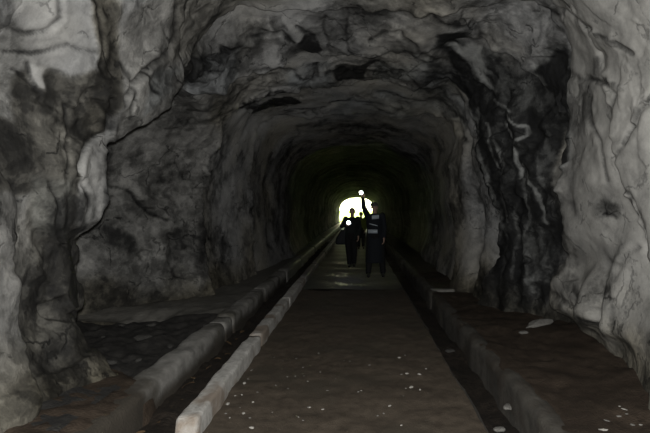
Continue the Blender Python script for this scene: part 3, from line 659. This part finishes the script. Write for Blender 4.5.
vv = [(x, y, z) for y in (-12, 66.3) for x, z in ((-7.5, -2), (7.5, -2), (7.5, 8), (-7.5, 8))]
structure(mesh_obj('shell', vv, [(0, 1, 2, 3), (0, 4, 5, 1), (1, 5, 6, 2), (2, 6, 7, 3), (3, 7, 4, 0)], ROCK, smooth=False), 'added unseen light-blocking hill around the tunnel', 'shell')  # box added around the lining so no daylight leaks in
structure(mesh_obj('portal_leak_panel', [(-9, 66.4, -.3), (9, 66.4, -.3), (9, 66.4, -3), (-9, 66.4, -3)], [(0, 1, 2, 3)], ROCK, smooth=False), 'unseen panel added under the far tunnel mouth against light leaks', 'rock wall')  # panel added to stop daylight leaking in below the floor
# ------------------------------------------------------------------ stones, chips, leaves
def stone_mesh(name, seed, mat, flat=.55, sub=2):
    bm = bmesh.new(); bmesh.ops.create_icosphere(bm, subdivisions=sub, radius=.5)
    p = np.array([v.co[:] for v in bm.verts])
    fo_, _ = facets(p*1.6+seed*3.3, seed % 5)
    s = 1+.28*fo_+.18*fbm(p*1.8+seed, 3, seed)
    for v, k in zip(bm.verts, s): v.co = Vector((v.co.x*k, v.co.y*k*.85, v.co.z*k*flat))
    me = bpy.data.meshes.new(name); bm.to_mesh(me); bm.free(); me.materials.append(mat); return me
chips = [stone_mesh('stone_chip', s, CHIP, .5, 1) for s in range(6)]
dull = [stone_mesh('stone_chip', s+30, CHIPB, .5, 1) for s in range(6)]
rocks = [stone_mesh('loose_stone', s+10, CHIPB, .6, 2) for s in range(4)]
drocks = [stone_mesh('loose_stone', s+20, CHIPD, .6, 2) for s in range(4)]
def surf_z(zf, x, y):
    a = np.array([[x, y, 0.0]]); return float(zf(a[:, 0], a[:, 1], a)[0])
def place(me, name, x, y, z, size, seed, stretch=1.0):
    r = random.Random(seed); o = bpy.data.objects.new(name, me); col.objects.link(o)
    o.location = (x, y, z+size*.12); o.rotation_euler = (r.uniform(-.2, .2), r.uniform(-.2, .2), r.uniform(0, 6.28))
    o.scale = (size*stretch, size, size*.8); return o
A = [(350, 97, 1), (415, 88, 1), (447, 132, 1), (410, 175, 1), (372, 178, 1), (375, 238, 1), (317, 220, 1), (200, 140, 1), (122, 270, 1.2), (153, 268, 1), (145, 328, 1.2), (192, 372, 1), (75, 350, 1.2),
     (95, 368, 1), (207, 302, 1.2), (228, 253, 1), (448, 385, 1), (475, 320, 1), (300, 345, .8), (470, 200, 1), (452, 175, 1), (183, 186, 1), (310, 82, .8), (425, 370, .8)]
spots = [(210+x/4.81, 340+y/4.81, s) for x, y, s in A]
B = [(78, 100, 1), (210, 130, 1), (185, 128, .8), (292, 153, 1), (12, 157, 1), (85, 178, 1), (150, 208, 1), (115, 252, 1), (245, 263, 1), (258, 257, .8), (40, 323, 1.1), (12, 378, 1.1),
     (442, 104, 1.1), (427, 187, 1), (445, 247, 1), (505, 256, 1.1), (435, 280, 1), (352, 348, 1), (327, 356, 1), (427, 398, 1.1), (530, 163, 1), (380, 183, .8)]
spots += [(300+x/4.207, 330+y/4.207, s) for x, y, s in B]
for k, (px, py, s) in enumerate(spots):
    x, y = ground(px, py, -.02); o = place((dull if k % 5 < 3 else chips)[k % 6], 'stone_chip', x, y, surf_z(pathz, x, y), (.015+.008*((k*7) % 5)/4)*s, 900+k, 1+.12*((k*3) % 6))
    tag(o, 'tiny pale stone chip scattered on the brown path', 'stone', 'tiny chips on the path')
big_chips = [(210+165/4.81, 340+212/4.81, .036, 'pale stone chip lying against the foot of the inner kerb, farther one'), (210+85/4.81, 340+305/4.81, .040, 'broad flat stone chip lying close to the near inner kerb'),
             (210+160/4.81, 340+350/4.81, .030, 'round white stone chip on the path a step from the near kerb'), (210+200/4.81, 340+422/4.81, .034, 'white stone chip nearest the camera on the left of the path'),
             (300+97/4.207, 330+328/4.207, .026, 'white stone chip low on the middle of the path'), (300+502/4.207, 330+189/4.207, .042, 'largest white stone chip on the right of the path'),
             (300+450/4.207, 330+182/4.207, .034, 'pale stone chip just left of the largest white chip'), (300+468/4.207, 330+239/4.207, .042, 'long flat pale chip below the largest white chip'),
             (300+378/4.207, 330+322/4.207, .028, 'single white chip on the right half of the near path'), (300+418/4.207, 330+117/4.207, .034, 'flat grey chip farthest up the right of the path')]
for k, (px, py, s, lb) in enumerate(big_chips):
    x, y = ground(px, py, -.02); tag(place(chips[(k+2) % 6], 'stone_chip', x, y, surf_z(pathz, x, y), s, 990+k, 1.4 if 'long' in lb or 'flat' in lb else 1.1), lb, 'stone')
C = [(430, 192, .03, 1, 'round pale chip topmost among the chips on the right ledge'), (467, 232, .03, 2, 'thin long chip second from top on the right ledge'), (425, 270, .035, 1.6, 'pale flat chip left in the middle row on the right ledge'),
     (480, 270, .032, 1, 'pinkish chip right in the middle row on the right ledge'), (335, 288, .035, 2, 'long grey chip on the right ledge away from the wall'), (310, 355, .04, 2, 'long chip at the bottom edge of the right ledge'),
     (580, 320, .032, 1.1, 'round pale chip closest to the right wall'), (525, 320, .04, 1.1, 'dull grey chip beside the round chip closest to the right wall')]
for k, (x, y, s, st, lb) in enumerate(C):
    gx, gy = ground(560+x/7.22, 380+y/7.22, .05); z = surf_z(rightz, gx, gy); gx, gy = ground(560+x/7.22, 380+y/7.22, z)
    o = place((dull if k in (2, 3, 4, 7) else chips)[k % 6], 'stone_chip', gx, gy, surf_z(rightz, gx, gy), s*.8, 1100+k, st); o.rotation_euler.z = -.4; tag(o, lb, 'stone')
# stones in the right gutter and on the right ledge
for k, (px, py, z, s, st, rz, me, lb) in enumerate([
        (509, 408, -.22, .10, 1.5, .9, rocks[0], 'pale angular stone lying in the right gutter'), (500, 431, -.25, .09, 1.2, .2, rocks[1], 'pale stone at the bottom edge of the right gutter'),
        (450, 352, -.27, .10, 1.2, .3, drocks[2], 'dull stone deep in the right gutter beside the path edge'), (540, 322, .10, .20, 2.0, .25, rocks[3], 'long grey stone lying at the foot of the right wall'),
        (524, 330, .06, .10, 1.3, .2, rocks[1], 'small stone at the left end of the long grey stone')]):
    x, y = ground(px, py, z)
    if k >= 3: z = surf_z(rightz, x, y)
    tag(place(me, 'loose_stone', x, y, z, s, 1200+k, st), lb, 'stone').rotation_euler.z = rz
x, y = ground(445, 287, .06); z = surf_z(rightz, x, y)
pb = kerb_block('concrete_slab', -.28, .28, 0, .05, -.10, .10, CHIPB, None, 777, .015, .008, .04); pb.location = (x, y, z+.005); pb.rotation_euler.z = .12
tag(pb, 'thin grey concrete slab lying on the right ledge', 'slab')
def leaf_mesh(seed):
    bm = bmesh.new(); n = 7; L, R = [], []
    for i in range(n):
        t = i/(n-1); w = .32*math.sin(math.pi*min(1, t*.96+.02))**.8
        L.append(bm.verts.new((-w, t-.5, .12*math.sin(3*t+seed)+.10*w))); R.append(bm.verts.new((w, t-.5, .12*math.sin(3*t+seed+.4)+.16*w)))
    Mv = [bm.verts.new((0, i/(n-1)-.5, .12*math.sin(3*i/(n-1)+seed)-.02)) for i in range(n)]
    for i in range(n-1):
        bm.faces.new((L[i], Mv[i], Mv[i+1], L[i+1])); bm.faces.new((Mv[i], R[i], R[i+1], Mv[i+1]))
    me = bpy.data.meshes.new('fallen_leaf'); bm.to_mesh(me); bm.free(); me.materials.append(LEAFM); return me
lm = [leaf_mesh(s) for s in range(3)]
for k in range(11):
    y = 3.9+k*.33+random.uniform(-.1, .1); x = random.uniform(-1.64, -1.52)
    o = bpy.data.objects.new('fallen_leaf', lm[k % 3]); col.objects.link(o); s = random.uniform(.07, .12)
    o.scale = (s, s, s); o.location = (x, y, surf_z(lgutz, x, y)+.02); o.rotation_euler = (random.uniform(-.4, .4), random.uniform(-.4, .4), random.uniform(0, 6.28))
    tag(o, 'brown dead leaf lying in the left gutter', 'leaf', 'dead leaves in the left gutter')
for k in range(12):                                              # rubble on the niche floor
    x, y = -3.5+.45*(k % 4)+random.uniform(-.12, .12), 5.4+.75*(k//4)+random.uniform(-.2, .2)
    o = place(drocks[k % 4], 'loose_stone', x, y, surf_z(leftz, x, y), random.uniform(.05, .16), 1300+k, random.uniform(1, 1.6))
    tag(o, 'small dark stone among the rubble on the niche floor', 'stone', 'rubble on the niche floor')

# ------------------------------------------------------------------ people
def plain(name, c, r=.85, spec=.3):
    return noise_mat(name, tuple(v*.85 for v in c), tuple(min(1, v*1.15) for v in c), 30, (r-.05, r+.05), .15, 200, spec=spec)
SKIN = plain('skin', (.36, .24, .18), .6)
NAVY = plain('dark_navy_cloth', (.006, .008, .011)); BLACK = plain('black_cloth', (.006, .006, .0065)); GREY = plain('dark_green_cloth', (.008, .012, .011))
BOOT = plain('black_rubber', (.014, .014, .014), .5); HAIR = plain('dark_hair', (.015, .012, .010), .6); STRIPE = plain('reflective_tape', (.34, .39, .42), .4, .6)
HIVIS = plain('lime_cloth', (.10, .13, .02)); BAGM = plain('dark_bag', (.016, .018, .020)); LAMPB = plain('lamp_housing', (.03, .03, .03), .4); LAMP = emit_mat('lit_lens', (.95, 1.0, 1.0), 14.0)
HELM = plain('dark_helmet', (.05, .05, .045), .45)
def limb(bm, pts, rad, seg_=10):
    """tapered tube through points with rounded ends"""
    pts = [Vector(p) for p in pts]; P_, R_ = [], []
    d0 = (pts[0]-pts[1]).normalized(); d1 = (pts[-1]-pts[-2]).normalized()
    for a in (80, 50, 20): P_.append(pts[0]+d0*rad[0]*math.sin(math.radians(a))); R_.append(rad[0]*math.cos(math.radians(a)))
    P_ += pts; R_ += list(rad)
    for a in (20, 50, 80): P_.append(pts[-1]+d1*rad[-1]*math.sin(math.radians(a))); R_.append(rad[-1]*math.cos(math.radians(a)))
    prev = None
    for i, (p, r) in enumerate(zip(P_, R_)):
        t = (P_[min(i+1, len(P_)-1)]-P_[max(i-1, 0)]).normalized()
        u = t.cross(Vector((0, 1, 0)) if abs(t.y) < .9 else Vector((1, 0, 0))).normalized(); w = t.cross(u)
        cur = [bm.verts.new(p+(u*math.cos(2*math.pi*k/seg_)+w*math.sin(2*math.pi*k/seg_))*r) for k in range(seg_)]
        if prev:
            for k in range(seg_): bm.faces.new((prev[k], prev[(k+1) % seg_], cur[(k+1) % seg_], cur[k]))
        else: bm.faces.new(cur[::-1])
        prev = cur
    bm.faces.new(prev)
def ball(bm, c, r):
    m = Matrix.Translation(c) @ Matrix.Diagonal((*r, 1)); bmesh.ops.create_uvsphere(bm, u_segments=16, v_segments=12, radius=1, matrix=m)
def loft(bm, secs, seg_=24, ripple=0.0, ph=0.0):
    """stack of ellipses (x, y, z, rx, ry), closed at both ends"""
    prev = None
    for i, (x, y, z, rx, ry) in enumerate(secs):
        cur = []
        for k in range(seg_):
            a = 2*math.pi*k/seg_; q = 1+ripple*(i/len(secs))*math.sin(5*a+ph+i*.4)
            cur.append(bm.verts.new((x+rx*q*math.cos(a), y+ry*q*math.sin(a), z)))
        if prev:
            for k in range(seg_): bm.faces.new((prev[k], prev[(k+1) % seg_], cur[(k+1) % seg_], cur[k]))
        else: bm.faces.new(cur[::-1])
        prev = cur
    bm.faces.new(prev)
def fuse(name, bm, mat, parent, voxel=.012, smooth_it=4):
    """overlapping volumes become one continuous skin"""
    bmesh.ops.recalc_face_normals(bm, faces=bm.faces)
    me = bpy.data.meshes.new(name); bm.to_mesh(me); bm.free()
    t = bpy.data.objects.new('tmp', me); col.objects.link(t)
    r = t.modifiers.new('r', 'REMESH'); r.mode = 'VOXEL'; r.voxel_size = voxel
    s = t.modifiers.new('s', 'SMOOTH'); s.iterations = smooth_it; s.factor = .5
    dg = bpy.context.evaluated_depsgraph_get(); m2 = bpy.data.meshes.new_from_object(t.evaluated_get(dg))
    bpy.data.objects.remove(t, do_unlink=True); m2.name = name
    m2.materials.clear(); m2.materials.append(mat); m2.shade_smooth()
    o = bpy.data.objects.new(name, m2); col.objects.link(o); o.parent = parent; return o
def hand(bm, wrist, direc, palm_n, curl=.8):
    """palm, four curled fingers of unequal length and a thumb leaving the side of the palm"""
    w = Vector(wrist); d = Vector(direc).normalized(); n = Vector(palm_n).normalized(); s = d.cross(n).normalized()
    for k in (-1, 0, 1): limb(bm, [w+s*k*.020, w+d*.045+s*k*.024, w+d*.085+s*k*.026], [.017, .018, .015], 8)
    for k, ln in zip((-1.5, -.5, .5, 1.5), (.058, .072, .078, .070)):
        b = w+d*.085+s*k*.020; c1 = b+(d*math.cos(curl*.5)+n*math.sin(curl*.5))*ln*.45
        c2 = c1+(d*math.cos(curl*1.4)+n*math.sin(curl*1.4))*ln*.32; c3 = c2+(d*math.cos(curl*2.3)+n*math.sin(curl*2.3))*ln*.23
        limb(bm, [b, c1, c2, c3], [.0095, .009, .0085, .007], 8)
    b = w+d*.028+s*.030; c1 = b+(d*.6+s*.8+n*.25).normalized()*.038; c2 = c1+(d*.9+s*.1+n*.6).normalized()*.030
    limb(bm, [b, c1, c2], [.013, .0105, .0085], 8)
def head(bm, c, yaw=0.0, nod=0.0, s=1.0):
    """skull, jaw, nose, brow, lips and ears; faces -y"""
    h = bmesh.new()
    ball(h, (0, .008, .035), (.073, .092, .085)); ball(h, (0, -.018, -.045), (.056, .066, .064)); ball(h, (0, -.060, -.082), (.026, .026, .022))
    limb(h, [(0, -.082, .018), (0, -.106, -.022)], [.008, .015], 8); limb(h, [(-.042, -.074, .026), (.042, -.074, .026)], [.013, .013], 8)
    limb(h, [(-.020, -.082, -.055), (.020, -.082, -.055)], [.008, .008], 8)
    for q in (-1, 1):
        ball(h, (q*.076, .012, -.004), (.012, .022, .032)); ball(h, (q*.031, -.074, .004), (.014, .010, .010))
    bmesh.ops.transform(h, matrix=Matrix.Translation(c) @ Matrix.Rotation(yaw, 4, 'Z') @ Matrix.Rotation(nod, 4, 'X') @ Matrix.Scale(s, 4), verts=h.verts)
    me = bpy.data.meshes.new('t'); h.to_mesh(me); h.free(); bm.from_mesh(me); bpy.data.meshes.remove(me)
def person(loc, rz, J, label, coat=None, hat=None, top=NAVY, legs=BLACK, hands=(), yaw=0, nod=0, sleeves=True):
    """J: joints in metres above the feet, the figure faces -y"""
    root = empty('person', loc); root.rotation_euler.z = rz; tag(root, label, 'person')
    J = {k: Vector(v) for k, v in J.items()}
    b = bmesh.new()
    loft(b, [(J['hip'].x, J['hip'].y, J['hip'].z-.10, .13, .10), (J['hip'].x, J['hip'].y, J['hip'].z, .165, .115), tuple((J['hip']*.5+J['chest']*.5))+(.135, .10),
             tuple(J['chest'])+(.165, .115), tuple(J['chest']*.35+J['neck']*.65)+(.15, .095), tuple(J['neck'])+(.06, .06)])
    limb(b, [J['neck']-Vector((0, 0, .05)), J['head']-Vector((0, -.01, .06))], [.062, .052])
    head(b, J['head'], yaw, nod)
    for q in 'LR':
        limb(b, [J['sh'+q], J['el'+q], J['wr'+q]], [.052, .040, .027])
        limb(b, [J['hp'+q], J['kn'+q], J['an'+q]], [.085, .058, .040])
        limb(b, [J['an'+q]+Vector((0, .04, -.05)), J['an'+q]+Vector((0, -.15, -.065))], [.038, .030])
    for q, d, n_, c in hands: hand(b, J['wr'+q], d, n_, c)
    fuse('body', b, SKIN, root, .0075, 3)
    # clothes
    t = bmesh.new()
    limb(t, [J['hip']+Vector((0, 0, .02)), J['hip']-Vector((0, 0, .04))], [.165, .150], 18)
    for q in 'LR': limb(t, [J['hp'+q], J['kn'+q], J['an'+q]+Vector((0, 0, .02))], [.112, .082, .066], 14)
    fuse('trousers', t, legs, root, .013)
    j = bmesh.new()
    hemw = coat if coat else (.19, .13, J['hip'].z-.10)
    cz = [(J['hip'].x, J['hip'].y, hemw[2], hemw[0], hemw[1])]
    if hemw[2] < J['hip'].z-.2: cz.append((J['hip'].x, J['hip'].y, (hemw[2]+J['hip'].z)/2, (hemw[0]+.20)/2+.005, (hemw[1]+.15)/2))
    cz += [tuple(J['hip'])+(.20, .15), tuple(J['hip']*.5+J['chest']*.5)+(.178, .14), tuple(J['chest'])+(.20, .145), tuple(J['chest']*.35+J['neck']*.65)+(.175, .12), tuple(J['neck'])+(.075, .078)]
    loft(j, cz, 24, .03, 1.0)
    for q in 'LR': limb(j, [J['sh'+q], J['el'+q], J['wr'+q].lerp(J['el'+q], .12)], [.078, .062, .048], 14)
    jo = fuse('coat' if coat else 'jacket', j, top, root, .012)
    for q in 'LR':
        s = bmesh.new(); a = J['an'+q]
        limb(s, [a+Vector((0, .045, -.045)), a+Vector((0, -.10, -.05)), a+Vector((0, -.17, -.058))], [.047, .046, .036], 12); limb(s, [a+Vector((0, .015, .10)), a+Vector((0, .02, -.03))], [.058, .052], 12)
        bmesh.ops.transform(s, matrix=Matrix.Translation((0, 0, 0)), verts=s.verts)
        for v in s.verts: v.co.z = max(v.co.z, a.z-.09)
        fuse('boot', s, BOOT, root, .011)
    hb = bmesh.new()
    c = J['head']; m = Matrix.Translation(c) @ Matrix.Rotation(yaw, 4, 'Z') @ Matrix.Rotation(nod, 4, 'X')
    if hat:
        secs = [(0, .005, z, r, r*1.12) for z, r in ((.035, .098), (.045, .105), (.075, .100), (.105, .084), (.130, .055), (.140, .02))]
        loft(hb, secs); limb(hb, [(-.06, -.105, .045), (.06, -.105, .045)], [.018, .018])
        bmesh.ops.transform(hb, matrix=m, verts=hb.verts); fuse('helmet', hb, HELM, root, .009)
    else:
        ball(hb, (0, .022, .048), (.084, .098, .084)); ball(hb, (0, .065, -.02), (.062, .045, .07))
        bmesh.ops.transform(hb, matrix=m, verts=hb.verts); fuse('hair', hb, HAIR, root, .009)
    for q in (-1, 1):                                               # eyes
        e = bmesh.new(); ball(e, (q*.031, -.083, .008), (.009, .006, .006)); bmesh.ops.transform(e, matrix=m, verts=e.verts)
        me = bpy.data.meshes.new('eye'); e.to_mesh(me); e.free(); me.materials.append(HAIR); o = bpy.data.objects.new('eye', me); col.objects.link(o); o.parent = root
    return root, J
def band_mesh(name, cx, cy, z, rx, ry, h, a0, a1, mat, parent, tilt=0.0, n=18):
    """a strip of tape that follows the coat"""
    v, f = [], []
    for i in range(n+1):
        a = math.radians(a0+(a1-a0)*i/n); x, y = math.cos(a), math.sin(a); zz = z+tilt*x*rx
        for (dr, dz) in ((0, 0), (.006, 0), (.006, h), (0, h)): v.append((cx+x*(rx+dr), cy+y*(ry+dr), zz+dz))
    for i in range(n):
        for k in range(4): f.append((i*4+k, i*4+(k+1) % 4, i*4+4+(k+1) % 4, i*4+4+k))
    f += [(0, 1, 2, 3), (n*4+3, n*4+2, n*4+1, n*4)]
    return mesh_obj(name, v, f, mat, parent)
def torch(loc, aim, label, r=.030, L=.11):
    """hand lamp: barrel, flared head, lit lens"""
    root = empty('hand_lamp', loc); tag(root, label, 'lamp')
    root.rotation_euler = Vector(aim).to_track_quat('Z', 'Y').to_euler()
    b = bmesh.new(); loft(b, [(0, 0, -L, .015, .015), (0, 0, -L+.008, .018, .018), (0, 0, -.035, .018, .018), (0, 0, -.018, r*1.05, r*1.05), (0, 0, 0, r*1.1, r*1.1)], 16)
    me = bpy.data.meshes.new('housing'); b.to_mesh(me); b.free(); me.materials.append(LAMPB); o = bpy.data.objects.new('housing', me); col.objects.link(o); o.parent = root
    b = bmesh.new(); loft(b, [(0, 0, .0005, r, r), (0, 0, .006, r*.96, r*.96), (0, 0, .011, r*.7, r*.7), (0, 0, .013, r*.25, r*.25)], 16)
    me = bpy.data.meshes.new('lens'); b.to_mesh(me); b.free(); me.materials.append(LAMP); o = bpy.data.objects.new('lens', me); col.objects.link(o); o.parent = root
    return root
# the nearer person: long dark coat, arm raised with a lamp
YA = 12.05; ax = (375-VX)*YA/F
pa, J = person((ax, YA, .005), 0, dict(hip=(0, 0, .92), chest=(-.01, 0, 1.27), neck=(-.01, 0, 1.47), head=(-.015, -.02, 1.60), shR=(-.175, 0, 1.42), elR=(-.265, -.18, 1.62), wrR=(-.285, -.22, 1.83),
     shL=(.165, 0, 1.42), elL=(.215, .02, 1.13), wrL=(.20, -.10, .90), hpL=(.10, 0, .90), knL=(.15, -.03, .48), anL=(.185, .02, .095), hpR=(-.10, 0, .90), knR=(-.13, -.04, .48), anR=(-.155, -.02, .095)),
     'person in a long dark coat with reflective tape raising a lamp', coat=(.225, .17, .33), hat=True, top=NAVY, hands=(('R', (-.1, -.25, 1), (-.3, -1, 0), .9), ('L', (0, -.35, -1), (-1, 0, 0), .6)), yaw=.15)
band_mesh('reflective_band', 0, 0, 1.015, .192, .152, .085, 215, 285, STRIPE, pa)
band_mesh('reflective_band', 0, 0, 1.19, .200, .152, .020, 230, 285, STRIPE, pa, -.25)
band_mesh('collar_patch', -.01, 0, 1.34, .186, .136, .09, 250, 300, STRIPE, pa, .1)['label'] = 'grey reflective chest patch'
torch((ax-.325, YA-.28, 1.945), (.03, -1, -.08), 'lit hand lamp held up above the head by the person in the long coat', .042)
# the other person: dark jacket, bag at the hip, lamp at the chest
YB = 14.2; bx_ = (351-VX)*YB/F
pb_, J = person((bx_, YB, .005), 0, dict(hip=(0, 0, .85), chest=(.02, 0, 1.15), neck=(.03, 0, 1.36), head=(.035, -.02, 1.49), shR=(-.145, 0, 1.31), elR=(-.255, -.03, 1.10), wrR=(-.11, -.22, 1.14),
     shL=(.185, 0, 1.31), elL=(.24, .05, 1.05), wrL=(.20, -.08, .84), hpL=(.085, 0, .84), knL=(.09, .02, .45), anL=(.085, .10, .095), hpR=(-.085, 0, .84), knR=(-.06, -.10, .46), anR=(-.04, -.04, .095)),
     'bareheaded person in dark clothes with a shoulder bag holding a lamp at the chest', top=GREY, legs=BLACK, hands=(('R', (1, -.25, .3), (0, -.4, 1), 1.0), ('L', (0, -.25, -1), (-1, 0, 0), .6)), nod=.1)
torch((bx_-.062, YB-.30, 1.215), (-.02, -1, .04), 'lit hand lamp held at the chest of the bareheaded person', .048)
bag = empty('shoulder_bag', (bx_-.25, YB-.02, .62)); tag(bag, 'dark shoulder bag hanging at the hip of the bareheaded person', 'bag')
bb = bmesh.new(); loft(bb, [(-.02, 0, .0, .13, .07), (-.02, 0, .03, .155, .085), (-.01, 0, .18, .145, .085), (.03, 0, .32, .10, .07), (.05, 0, .40, .07, .045)], 20, .04)
fuse('pouch', bb, BAGM, bag, .012)
st = bmesh.new(); limb(st, [(.05, -.05, .36), (.13, -.13, .55), (.23, -.14, .66), (.30, -.09, .735), (.33, .0, .752), (.30, .09, .735), (.16, .15, .55), (.05, .05, .36)], [.012]*8, 8); fuse('strap', st, BLACK, bag, .008, 1)
# a third person further back, stooping between the two
YC = 21.0; cx_ = (361-VX)*YC/F
pc, J = person((cx_, YC, .005), 0, dict(hip=(0, .05, .82), chest=(0, -.04, 1.08), neck=(0, -.12, 1.25), head=(0, -.19, 1.36), shR=(-.16, -.06, 1.22), elR=(-.21, -.05, .96), wrR=(-.16, -.2, .78),
     shL=(.16, -.06, 1.22), elL=(.21, -.05, .96), wrL=(.16, -.2, .78), hpL=(.085, .05, .81), knL=(.09, -.03, .44), anL=(.09, .04, .095), hpR=(-.085, .05, .81), knR=(-.09, -.06, .44), anR=(-.09, .02, .095)),
     'small stooping person far behind, half hidden between the other two people', top=HIVIS, legs=BLACK, hands=(('R', (0, -.3, -1), (1, 0, 0), .6), ('L', (0, -.3, -1), (-1, 0, 0), .6)), nod=.3)
